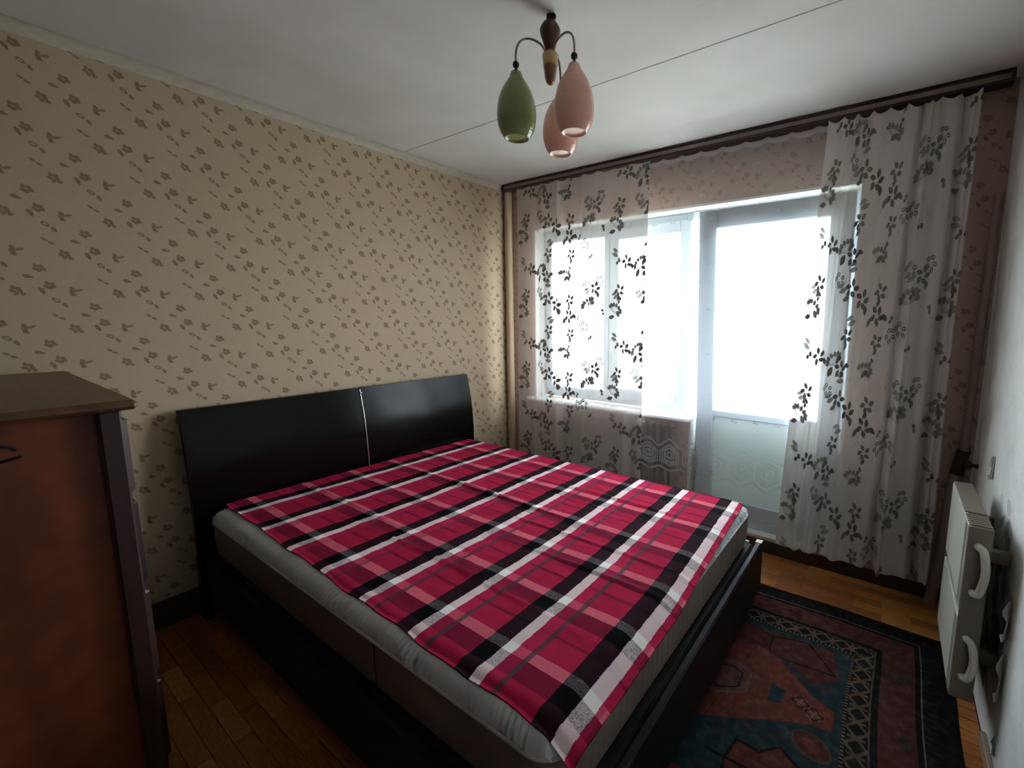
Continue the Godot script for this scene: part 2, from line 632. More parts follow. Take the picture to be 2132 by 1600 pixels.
func rug_mat() -> StandardMaterial3D:
	# x 1.40..2.99, z 0.375..2.60 as [0..1]
	var w := 1018
	var h := 1424
	var s := 640.0
	var im := canvas(w, h, Color.BLACK)
	var teal := c8(29, 41, 44)
	var brick := c8(84, 42, 35)
	var dark := c8(16, 14, 15)
	var tan_ := c8(100, 82, 64)
	var maroon := c8(62, 33, 29)
	var n := noise(0.03, 91)
	for y in h:
		for x in w:
			var d := minf(minf(x, w - 1 - x), minf(y, h - 1 - y)) / s
			var along := (y if mini(x, w - 1 - x) < mini(y, h - 1 - y) else x) / s
			var c := teal
			if d < 0.105:
				c = dark
				if d > 0.06 and fposmod(along, 0.03) < 0.006:
					c = c8(28, 27, 32)
			elif d < 0.110:
				c = c8(88, 82, 74)
			elif d < 0.128:
				c = dark
			elif d < 0.240:
				c = maroon
			elif d < 0.262:
				c = dark
			elif d < 0.268:
				c = tan_.darkened(0.3)
			elif d < 0.335:
				var q := fposmod(along, 0.075) / 0.075
				var r := (d - 0.268) / 0.067
				c = c8(18, 18, 20)
				if absf(absf(q - 0.5) - absf(r - 0.5)) < 0.11 or absf(q - 0.5) < 0.08 and absf(r - 0.5) < 0.42:
					c = tan_.darkened(0.25)
			elif d < 0.346:
				c = tan_.darkened(0.1) if fposmod(along, 0.016) < 0.008 else dark
			elif d < 0.372:
				c = teal
			im.set_pixel(x, y, c)
	var rc := RandomNumberGenerator.new()
	rc.seed = 5
	for i in 110: # worn flowers in the wide red border
		var t := rc.randf()
		var p := Vector2.ZERO
		var d := rc.randf_range(0.15, 0.22) * s
		match i % 4:
			0: p = Vector2(w - d, t * h)
			1: p = Vector2(t * w, d)
			2: p = Vector2(d, t * h)
			3: p = Vector2(t * w, h - d)
		leaf_spray(im, s * 0.9, p, rc.randf() * TAU, [0, 5, 6][i % 3], c8(40, 22, 24) if i % 2 else c8(36, 36, 35), 0.7)
	var X := func(a: Array) -> PackedVector2Array:
		var o := PackedVector2Array()
		for q in a:
			o.append(Vector2((q[0] - 1.40) * s, (q[1] - 0.375) * s))
		return o
	# the field: the large medallion that the photograph shows, and its mirrored mates out of sight under the bed
	for flip in [false, true]:
		var F := func(a: Array) -> PackedVector2Array:
			var b := []
			for q in a:
				b.append([q[0], 2.975 - q[1]] if flip else q)
			return X.call(b)
		fill_poly(im, F.call([[1.82, 0.78], [2.34, 0.76], [2.58, 0.75], [2.62, 0.92], [2.54, 1.0], [2.40, 0.90], [2.2, 0.98], [1.9, 1.0]]), maroon)
		outline_poly(im, F.call([[2.35, 0.92], [2.34, 0.79], [2.48, 0.755], [2.60, 0.90]]), 2.0, dark)
		fill_poly(im, F.call([[2.30, 0.88], [2.40, 0.92], [2.46, 0.98], [2.54, 1.06], [2.62, 1.09], [2.615, 1.19], [2.55, 1.20], [2.44, 1.25], [2.22, 1.37], [2.02, 1.42], [2.02, 1.24], [2.12, 1.10], [2.20, 0.94]]), brick)
		outline_poly(im, F.call([[2.30, 0.88], [2.40, 0.92], [2.46, 0.98], [2.54, 1.06], [2.62, 1.09], [2.615, 1.19], [2.55, 1.20], [2.44, 1.25], [2.22, 1.37]]), 1.5, maroon)
		fill_poly(im, F.call([[2.40, 1.08], [2.455, 1.085], [2.445, 1.16], [2.40, 1.175]]), teal)
		fill_poly(im, F.call([[2.20, 1.25], [2.33, 1.19], [2.34, 1.06], [2.26, 1.02], [2.12, 1.08], [2.10, 1.2]]), maroon.lightened(0.08))
		outline_poly(im, F.call([[2.22, 1.24], [2.32, 1.18], [2.32, 1.07], [2.25, 1.04], [2.14, 1.09], [2.12, 1.19]]), 2.6, tan_.darkened(0.15))
		outline_poly(im, F.call([[2.225, 1.21], [2.29, 1.17], [2.29, 1.09], [2.245, 1.07], [2.17, 1.11], [2.16, 1.18]]), 1.6, dark)
		for q in [[2.505, 1.115], [2.555, 1.145]]:
			var c: Vector2 = F.call([q])[0]
			for a in 4:
				var v := Vector2.from_angle(a * PI / 2 + 0.4) * 14.0
				stroke(im, c, c + v, 2.4, tan_)
				stroke(im, c + v, c + v + v.rotated(1.4) * 0.6, 2.0, tan_)
			outline_poly(im, PackedVector2Array([c + Vector2(-19, 0), c + Vector2(0, -19), c + Vector2(19, 0), c + Vector2(0, 19)]), 1.2, dark)
		var ov: Vector2 = F.call([[2.56, 1.285]])[0]
		blob(im, ov, Vector2(42, 32), 0.5, tan_.darkened(0.3))
		blob(im, ov, Vector2(39, 29), 0.5, maroon)
		blob(im, ov, Vector2(20, 13), 0.5, brick)
		var lo := [[2.27, 1.487], [2.33, 1.487], [2.345, 1.40], [2.42, 1.405], [2.475, 1.35], [2.53, 1.39], [2.60, 1.40], [2.61, 1.487]]
		fill_poly(im, F.call(lo), brick.darkened(0.1))
		outline_poly(im, F.call(lo), 3.0, dark)
		outline_poly(im, F.call([[2.38, 1.48], [2.39, 1.44], [2.47, 1.44], [2.50, 1.41], [2.54, 1.44], [2.55, 1.48]]), 1.8, maroon)
		for q in [[2.30, 1.30], [2.36, 1.33], [2.46, 1.30], [2.28, 1.40], [2.58, 0.99], [2.50, 0.99]]:
			leaf_spray(im, s, F.call([q])[0], q[0] * 7.0, 0, maroon, 0.8)
	for y in h: # worn pile
		for x in w:
			var k := 0.12 * n.get_noise_2d(x, y) + 0.10 * (rng.randf() - 0.5)
			var c := im.get_pixel(x, y)
			im.set_pixel(x, y, c.lightened(k) if k > 0.0 else c.darkened(-k))
	var m := mat(Color.WHITE, 0.95)
	m.metallic_specular = 0.2
	m.albedo_texture = tex(im)
	return m

func voile_mat() -> StandardMaterial3D:
	# a tile of 1.00 by 0.58 m of thin cloth with printed grey sprays
	var w := 1740
	var h := 1009
	var s := w / 1.0
	var im := canvas(w, h, c8(230, 225, 220, 184))
	var ink := c8(116, 116, 107, 255)
	for y in h:
		for x in w:
			if (x + y) % 3 == 0:
				im.set_pixel(x, y, c8(228, 222, 217, 196))
	var k := 0
	for o in [Vector2(0, 0), Vector2(0.25, 0.29), Vector2(0.5, 0.03), Vector2(0.75, 0.26), Vector2(0.0, 0.29), Vector2(0.25, 0.02), Vector2(0.5, 0.31), Vector2(0.75, -0.02)]:
		for q in [[1, 0.055, 0.05, 0.0], [5, 0.118, 0.082, 0.2], [4, 0.045, 0.115, 0.0], [2, 0.125, 0.150, 0.1], [0, 0.038, 0.195, 0.3], [3, 0.085, 0.165, 0.2], [2, 0.055, 0.255, -0.1],
			[5, 0.195, 0.02, 0.8], [6, 0.215, 0.100, 0.4], [3, 0.180, 0.125, -0.4], [0, 0.205, 0.185, 1.0], [5, 0.125, 0.235, 2.0], [3, 0.18, 0.25, 0.5], [6, 0.10, 0.012, 1.2], [2, 0.20, 0.262, 0.4]]:
			k += 1
			if rng.randf() < 0.56:
				continue
			var at: Vector2 = o + Vector2(q[1], q[2]) + Vector2(rng.randf_range(-0.022, 0.022), rng.randf_range(-0.022, 0.022))
			leaf_spray(im, s * rng.randf_range(1.35, 1.75), at * s, q[3] + rng.randf_range(-0.7, 0.7), q[0], [ink, ink.lightened(0.12), ink.darkened(0.1)][k % 3], 1.0)
	var m := mat(Color.WHITE, 0.9)
	m.albedo_texture = tex(im)
	m.transparency = BaseMaterial3D.TRANSPARENCY_ALPHA
	m.uv1_scale = Vector3(1.0, 1 / 0.58, 1)
	m.backlight_enabled = true
	m.backlight = Color(0.26, 0.255, 0.25)
	return m

func tulle_mat() -> StandardMaterial3D:
	# one drop of net: u across 1.15 m, v down 2.30 m; a woven border of hexagons above the hem
	var w := 700
	var h := 1400
	var s := 609.0
	var net := c8(240, 243, 246, 62)
	var lace := c8(244, 246, 248, 130)
	var im := canvas(w, h, net)
	for row in 12:
		for k in 9:
			var p := Vector2((0.07 + 0.13 * k + (0.065 if row % 2 else 0.0)) * s, (0.12 + 0.14 * row) * s)
			blob(im, p, Vector2(5, 5), 0, lace, 0.55)
			blob(im, p + Vector2(12, 3), Vector2(4, 4), 0, lace, 0.4)
	for k in 9:
		var c := Vector2((0.08 + 0.162 * k) * s, 1.97 * s)
		for ring in [0.074, 0.052, 0.024]:
			var hex := PackedVector2Array()
			for a in 6:
				hex.append(c + Vector2.from_angle(a * TAU / 6 + PI / 6) * ring * s)
			outline_poly(im, hex, 2.4, lace, 0.9)
		for sgn in [-1.0, 1.0]:
			stroke(im, c + Vector2(-0.081, sgn * 0.07) * s, c + Vector2(0, sgn * 0.115) * s, 2.2, lace, 0.9)
			stroke(im, c + Vector2(0, sgn * 0.115) * s, c + Vector2(0.081, sgn * 0.07) * s, 2.2, lace, 0.9)
	stroke(im, Vector2(4, 0), Vector2(4, h - 2), 5.0, lace)
	stroke(im, Vector2(0, h - 6), Vector2(w, h - 6), 5.0, lace)
	stroke(im, Vector2(0, 8), Vector2(w, 8), 9.0, lace)
	var m := mat(Color.WHITE, 0.9)
	m.albedo_texture = tex(im)
	m.transparency = BaseMaterial3D.TRANSPARENCY_ALPHA
	m.texture_repeat = false
	m.backlight_enabled = true
	m.backlight = Color(0.07, 0.07, 0.07)
	return m

# ------------------------------------------------------------------ the room
func shell() -> void:
	var st := mb()
	box(st, Vector3(XL - 0.15, -0.15, -0.35), Vector3(XL, H + 0.15, ZB + 0.15))
	structure(obj("wall_left", st, M.paper), "long left wall in beige paper sprinkled with small brown flower sprigs", "wall")
	st = mb()
	box(st, Vector3(XR, -0.15, -0.35), Vector3(XR + 0.15, H + 0.15, ZB + 0.15))
	var wr := structure(obj("wall_right", st, M.paper_right), "pale right wall in faintly speckled paper, torn and mouldy round the heater", "wall")
	for q in [[1.035, 0.52, 0.05, 0.13, 0.018], [1.04, 0.33, 0.045, 0.16, 0.016], [0.50, 0.86, 0.03, 0.09, 0.012], [1.05, 0.10, 0.03, 0.07, 0.008]]:
		st = mb() # flaps of paper that curl off the wall
		var rows := []
		var uvs := []
		for i in 7:
			var row := []
			var uv := []
			for j in 5:
				var a := j / 4.0
				row.append(Vector3(XR - 0.002 - q[4] * a * a * (1.0 + 0.4 * sin(i * 1.7)), q[1] + q[3] * (i / 6.0 - 0.5) + 0.01 * sin(i * 2.3) * a, q[0] + q[2] * (a - 0.5) * (0.8 + 0.3 * sin(i * 1.1))))
				uv.append(Vector2(-row[j].z, -row[j].y))
			rows.append(row)
			uvs.append(uv)
		grid(st, rows, uvs)
		obj("paper_flap", st, M.paper_right, wr)
	st = mb()
	box(st, Vector3(XL - 0.15, -0.15, ZB), Vector3(XR + 0.15, H + 0.15, ZB + 0.15))
	structure(obj("wall_near", st, M.dresser_frame), "dark wooden wall behind the viewer, out of the photograph", "wall")
	# far wall round the L-shaped balcony opening
	st = mb()
	box(st, Vector3(XL, -0.15, -0.35), Vector3(0.24, H + 0.15, 0))
	box(st, Vector3(0.24, 2.16, -0.35), Vector3(2.50, H + 0.15, 0))
	box(st, Vector3(0.24, -0.15, -0.35), Vector3(1.597, 0.76, 0))
	box(st, Vector3(1.597, -0.15, -0.35), Vector3(2.50, 0.05, 0))
	box(st, Vector3(2.50, -0.15, -0.35), Vector3(XR, H + 0.15, 0))
	structure(obj("wall_far", st, M.paper_far), "far wall with the balcony door, in pinkish brown flowered paper behind the curtains", "wall")
	# reveals of the opening, painted white
	st = mb()
	box(st, Vector3(0.24, 0.76, -0.30), Vector3(0.252, 2.16, -0.002))
	box(st, Vector3(0.252, 2.145, -0.30), Vector3(2.50, 2.16, -0.002))
	box(st, Vector3(2.485, 0.05, -0.30), Vector3(2.50, 2.145, -0.002))
	box(st, Vector3(1.597, 0.05, -0.30), Vector3(1.609, 0.76, -0.002))
	structure(obj("trim_1", st, M.white_paint), "white painted reveals round the balcony window and door", "reveal")
	# ceiling of two slabs with an open joint
	st = mb()
	box(st, Vector3(XL - 0.15, H + 0.006, -0.35), Vector3(XR + 0.15, H + 0.2, ZB + 0.15))
	var ce := structure(obj("ceiling", st, M.joint), "off white concrete ceiling with one straight open joint", "ceiling")
	for q in [[0.0, 0.985], [0.99, ZB]]:
		st = mb()
		box(st, Vector3(XL, H, q[0]), Vector3(XR, H + 0.006, q[1]), 0.0012)
		obj("slab", st, M.ceiling, ce)
	# cornice: a cracked strip of lime along the left wall
	st = mb()
	var n := noise(6.0, 12)
	var rows := []
	var uvs := []
	for i in 121:
		var z := ZB * i / 120.0
		var row := []
		var uv := []
		for j in 6:
			var a := j / 5.0 * PI / 2
			var r := 0.004 * sin(a * 2.0) + n.get_noise_2d(z * 9, j) * 0.0012
			row.append(Vector3(XL + 0.001 + 0.045 * (1.0 - cos(a)) + r, H - 0.036 * (1.0 - sin(a)) - r * 0.5 - 0.001, z))
			uv.append(Vector2(z, j * 0.02))
		rows.append(row)
		uvs.append(uv)
	grid(st, rows, uvs, true)
	structure(obj("trim_2", st, M.plaster), "narrow chipped lime cornice between left wall and ceiling", "cornice")
	# floor
	st = mb()
	box(st, Vector3(XL, -0.15, 0), Vector3(XR, -0.004, ZB))
	var fl := structure(obj("floor", st, M.subfloor), "worn honey brown parquet floor of short oak staves", "floor")
	var rest := mb()
	var L := 0.24
	var W := 0.058
	var row_i := 0
	var z := 0.022
	while z < ZB - 0.05:
		var x := XL + 0.01 - (L / 2 if row_i % 2 else 0.0)
		while x < XR:
			var a := maxf(x, XL + 0.004) + 0.0006
			var b := minf(x + L, XR - 0.004) - 0.0006
			if b - a > 0.02:
				var near_window := z < 0.45 and b > 1.9
				var by_wall := z < 1.25 and b > 2.95
				var left := z > 2.1 and z < 3.1 and a < 1.75 and a > 0.1
				if near_window or by_wall or left:
					st = mb()
					var lift := rng.randf() * 0.0012
					box(st, Vector3(a, -0.012, z + 0.0006), Vector3(b, lift - 0.001, z + W - 0.0006), 0.0012, Transform3D(Basis(), Vector3(0, 0, 0)))
					obj("stave", st, M.stave[rng.randi() % 4], fl)
				else:
					box(rest, Vector3(a, -0.012, z + 0.0006), Vector3(b, -0.0006, z + W - 0.0006))
			x += L
		z += W
		row_i += 1
	var ro := obj("staves_out_of_sight", rest, M.stave[1], fl)
	ro.set_meta("kind", "stuff")
	# skirting
	st = mb()
	box(st, Vector3(XL, 0, 0.0), Vector3(XL + 0.022, 0.13, ZB), 0.006)
	structure(obj("baseboard_left", st, M.base_brown), "dark brown baseboard along the left wall", "baseboard")
	st = mb()
	box(st, Vector3(XL + 0.022, 0, 0), Vector3(XR, 0.075, 0.022), 0.004)
	var bf := structure(obj("baseboard_far", st, M.base_brown), "brown baseboard with a paler worn top edge below the balcony door", "baseboard")
	st = mb()
	box(st, Vector3(XL + 0.022, 0.075, 0), Vector3(XR, 0.092, 0.03), 0.005)
	obj("top_edge", st, M.base_top, bf)
	st = mb()
	box(st, Vector3(XR - 0.016, 0, 0.93), Vector3(XR, 0.05, ZB), 0.004)
	structure(obj("baseboard_right", st, M.base_top), "low pale baseboard along the right wall beyond the heater", "baseboard")

# a rectangular frame of four bars in the xy plane of a parent
func frame_bars(parent: Node3D, called: String, m: Material, x0: float, y0: float, x1: float, y1: float, w: float, z0: float, z1: float, bw := -1.0) -> void:
	bw = w if bw < 0.0 else bw
	for q in [[x0, y0, x0 + w, y1], [x1 - w, y0, x1, y1], [x0 + w, y1 - w, x1 - w, y1], [x0 + w, y0, x1 - w, y0 + bw]]:
		var st := mb()
		box(st, Vector3(q[0], q[1], z0), Vector3(q[2], q[3], z1), 0.006)
		obj(called, st, m, parent)

func balcony_block() -> void:
	# window beside the door
	var wn := Node3D.new()
	wn.name = "window_1"
	add_child(wn)
	structure(wn, "white plastic window beside the balcony door, glowing behind the left curtain", "window")
	frame_bars(wn, "frame", M.pvc, 0.253, 0.79, 1.534, 2.144, 0.05, -0.16, -0.126)
	for q in [[0.303, 0.899, 0.045], [0.901, 1.532, 0.075]]:
		frame_bars(wn, "sash", M.pvc, q[0] + 0.002, 0.842, q[1], 2.092, q[2], -0.125, -0.088)
		var st := mb()
		box(st, Vector3(q[0] + q[2], 0.842 + q[2], -0.112), Vector3(q[1] - q[2], 2.092 - q[2], -0.108))
		obj("pane", st, M.glass, wn)
	var s := mb()
	box(s, Vector3(0.875, 0.846, -0.17), Vector3(0.925, 2.088, -0.152), 0.004)
	obj("mullion", s, M.pvc, wn)
	s = mb()
	box(s, Vector3(0.20, 0.762, -0.10), Vector3(1.62, 0.79, 0.06), 0.008)
	structure(obj("trim_3", s, M.white_paint), "white window sill board above the old radiator", "sill")
	# door: fixed frame and a leaf tilted inwards at the top
	var dr := Node3D.new()
	dr.name = "door_1"
	add_child(dr)
	structure(dr, "white plastic balcony door with tall pane, tilted open at its top", "door")
	for q in [[2.448, 0.09, 2.484, 2.144], [1.5345, 2.10, 2.448, 2.144], [1.6095, 0.06, 2.484, 0.09], [1.6095, 0.09, 1.645, 0.789]]:
		s = mb()
		box(s, Vector3(q[0], q[1], -0.17), Vector3(q[2], q[3], -0.10), 0.005)
		obj("frame", s, M.pvc, dr)
	var leaf := Node3D.new()
	leaf.name = "leaf"
	dr.add_child(leaf)
	leaf.position = Vector3(0, 0.094, -0.095)
	leaf.rotation.x = deg_to_rad(3.6)
	# within the leaf: y from its foot, z towards the room
	frame_bars(leaf, "stile", M.pvc, 1.638, 0.0, 2.470, 2.012, 0.112, -0.035, 0.035, 0.16)
	s = mb()
	box(s, Vector3(1.750, 0.72, -0.035), Vector3(2.358, 0.765, 0.035), 0.006)
	obj("middle_rail", s, M.pvc, leaf)
	s = mb()
	box(s, Vector3(1.748, 0.155, -0.02), Vector3(2.360, 0.725, 0.018), 0.004)
	obj("lower_panel", s, M.milky, leaf)
	s = mb()
	box(s, Vector3(1.748, 0.762, -0.004), Vector3(2.360, 1.92, 0.0))
	obj("pane", s, M.glass, leaf)
	s = mb()
	box(s, Vector3(1.60, 0.05, -0.10), Vector3(2.50, 0.088, 0.004), 0.006)
	structure(obj("trim_4", s, M.white_paint), "white threshold under the balcony door", "threshold")
	# the balcony outside
	s = mb()
	box(s, Vector3(-0.6, -0.2, -1.55), Vector3(3.7, -0.02, -0.351))
	structure(obj("balcony_floor", s, M.balcony), "pale concrete balcony floor beyond the door", "balcony")
	s = mb()
	box(s, Vector3(-0.6, -0.02, -1.55), Vector3(3.7, 0.72, -1.47), 0.01)
	structure(obj("balcony_parapet", s, M.balcony), "pale balcony parapet lost in the daylight outside", "parapet")
	# old radiator under the sill
	var ra := thing("radiator", "old ribbed cast iron radiator under the sill, half hidden by the curtains", "radiator", Vector3(1.08, 0, 0.042))
	for k in 9:
		s = mb()
		var x := -0.44 + k * 0.105
		box(s, Vector3(x - 0.036, 0.16, -0.035), Vector3(x - 0.006, 0.735, 0.025), 0.012)
		box(s, Vector3(x + 0.006, 0.16, -0.035), Vector3(x + 0.036, 0.735, 0.025), 0.012)
		box(s, Vector3(x - 0.046, 0.62, -0.02), Vector3(x + 0.046, 0.68, 0.012), 0.012)
		box(s, Vector3(x - 0.046, 0.18, -0.02), Vector3(x + 0.046, 0.24, 0.012), 0.012)
		obj("section", s, M.iron, ra)
	for sx in [-0.38, 0.3]:
		s = mb()
		box(s, Vector3(sx - 0.03, 0.0, -0.02), Vector3(sx - 0.005, 0.17, 0.01), 0.004)
		obj("leg", s, M.iron, ra)

func pipes() -> void:
	var s := mb()
	tube(s, [Vector3(0.012, 0.0, 0.05), Vector3(0.012, 2.5, 0.05)], 0.032, 14)
	tag(obj("heating_pipe", s, M.pipe), "beige painted heating riser pipe in the left far corner", "pipe")
	var p := thing("heating_pipe", "dull riser pipe with a thicker lower half beside the right curtain", "pipe", Vector3(2.985, 0, 0.07))
	s = mb()
	tube(s, [Vector3(0.02, 0.80, 0), Vector3(0.035, 2.0, 0)], 0.017, 12)
	obj("upper_pipe", s, M.pipe_dim, p)
	s = mb()
	tube(s, [Vector3(0.0, 0.70, 0), Vector3(0.02, 0.82, 0)], 0.026, 12)
	obj("coupling", s, M.coupling, p)
	s = mb()
	tube(s, [Vector3(-0.045, 0.0, 0), Vector3(0.0, 0.71, 0)], 0.024, 12)
	obj("lower_pipe", s, M.pipe_dim, p)

# ------------------------------------------------------------------ curtains
func hang(st: SurfaceTool, x0t: float, x1t: float, x0b: float, x1b: float, yt: float, yb: float, z0: float, folds: Array, cloth: float, amp: float, sag: float, full_uv := false, nx := 150, ny := 60) -> void:
	var rows := []
	var uvs := []
	for i in ny + 1:
		var v := float(i) / ny
		var row := []
		var uv := []
		for j in nx + 1:
			var u := float(j) / nx
			var x := lerpf(lerpf(x0t, x1t, u), lerpf(x0b, x1b, u), v)
			var d := 0.0
			for f in folds: # centre, width, depth
				var q: float = (u - f[0]) / f[1]
				d += f[2] * exp(-q * q) * (0.65 + 0.5 * v)
			d += amp * sin(u * 61.0 + 2.0 * sin(v * 3.0 + u * 9.0)) * (0.5 + 0.5 * v) + amp * 0.7 * sin(u * 23.0 + v * 1.6)
			var top := sag * absf(sin(u * PI * 9.0)) * pow(1.0 - v, 6.0)
			row.append(Vector3(x + 0.004 * sin(v * 7.0 + u * 14.0), lerpf(yt, yb + 0.008 * sin(u * 40.0), v) - top, z0 + d))
			uv.append(Vector2(u, v) if full_uv else Vector2(u * cloth, v * (yt - yb)))
		rows.append(row)
		uvs.append(uv)
	grid(st, rows, uvs, false)

func curtains() -> void:
	# rail of two dark mouldings with a lighter band between
	var r := thing("curtain_rail", "long dark brown curtain rail with a lighter band along the ceiling", "curtain rail", Vector3(0, 2.45, 0.08))
	for q in [[0.034, 0.054, 0.040, "upper_moulding", "rail"], [0.0, 0.012, 0.038, "lower_moulding", "rail"], [0.012, 0.034, 0.033, "band", "rail_stripe"]]:
		var st := mb()
		box(st, Vector3(0.02, q[0], -0.04), Vector3(3.02, q[1] - 0.0003, q[2]), 0.003 if q[3] != "band" else 0.0)
		obj(q[3], st, M[q[4]], r)
	for e in [0.018, 3.012]:
		var st := mb()
		box(st, Vector3(e - 0.006, -0.002, -0.042), Vector3(e + 0.008, 0.049, 0.043), 0.003)
		obj("end_cap", st, M.rail, r)
	var s := mb()
	hang(s, 0.165, 1.31, 0.155, 1.29, 2.446, 0.06, 0.108, [[0.36, 0.012, 0.022], [0.40, 0.02, -0.012], [0.56, 0.02, 0.016], [0.66, 0.03, 0.016], [0.14, 0.02, 0.012], [0.22, 0.015, 0.014], [0.88, 0.02, 0.012]], 1.35, 0.004, 0.008)
	tag(obj("voile_curtain", s, M.voile), "flowered voile curtain glowing against the window, left of the balcony door", "curtain")
	s = mb()
	hang(s, 2.325, 2.915, 2.20, 2.915, 2.446, 0.125, 0.120, [[0.06, 0.03, 0.020], [0.15, 0.022, 0.032], [0.22, 0.018, 0.028], [0.30, 0.03, -0.020], [0.40, 0.03, 0.022], [0.66, 0.024, -0.070], [0.715, 0.014, 0.062], [0.82, 0.05, 0.016], [0.905, 0.020, -0.075], [0.95, 0.01, 0.02], [0.985, 0.012, 0.035]], 1.15, 0.006, 0.022)
	tag(obj("voile_curtain", s, M.voile), "flowered voile curtain in deep folds, drawn aside right of the balcony door", "curtain")
	s = mb()
	hang(s, 1.27, 2.40, 1.27, 2.38, 2.444, 0.20, 0.086, [[0.12, 0.02, 0.006], [0.5, 0.05, 0.006]], 1.15, 0.0025, 0.016, true, 120, 40)
	tag(obj("tulle_curtain", s, M.tulle), "sheer white net with a border of woven hexagons in front of balcony door", "curtain")

# ------------------------------------------------------------------ bed
func ring_path(x0: float, z0: float, x1: float, z1: float, rad: float, inset: float, per: int) -> Array:
	var out := []
	var r := maxf(rad - inset * 0.6, 0.012)
	x0 += inset
	z0 += inset
	x1 -= inset
	z1 -= inset
	var corners := [[x1 - r, z0 + r, -PI / 2], [x1 - r, z1 - r, 0.0], [x0 + r, z1 - r, PI / 2], [x0 + r, z0 + r, PI]]
	for c in 4:
		for k in 9:
			var a: float = corners[c][2] + PI / 2 * k / 8.0
			out.append(Vector2(corners[c][0] + cos(a) * r, corners[c][1] + sin(a) * r))
		var nx: Array = corners[(c + 1) % 4]
		var e := Vector2(nx[0] + cos(nx[2]) * r, nx[1] + sin(nx[2]) * r)
		var s: Vector2 = out[out.size() - 1]
		for k in range(1, per):
			out.append(s.lerp(e, float(k) / per))
	out.append(out[0])
	return out

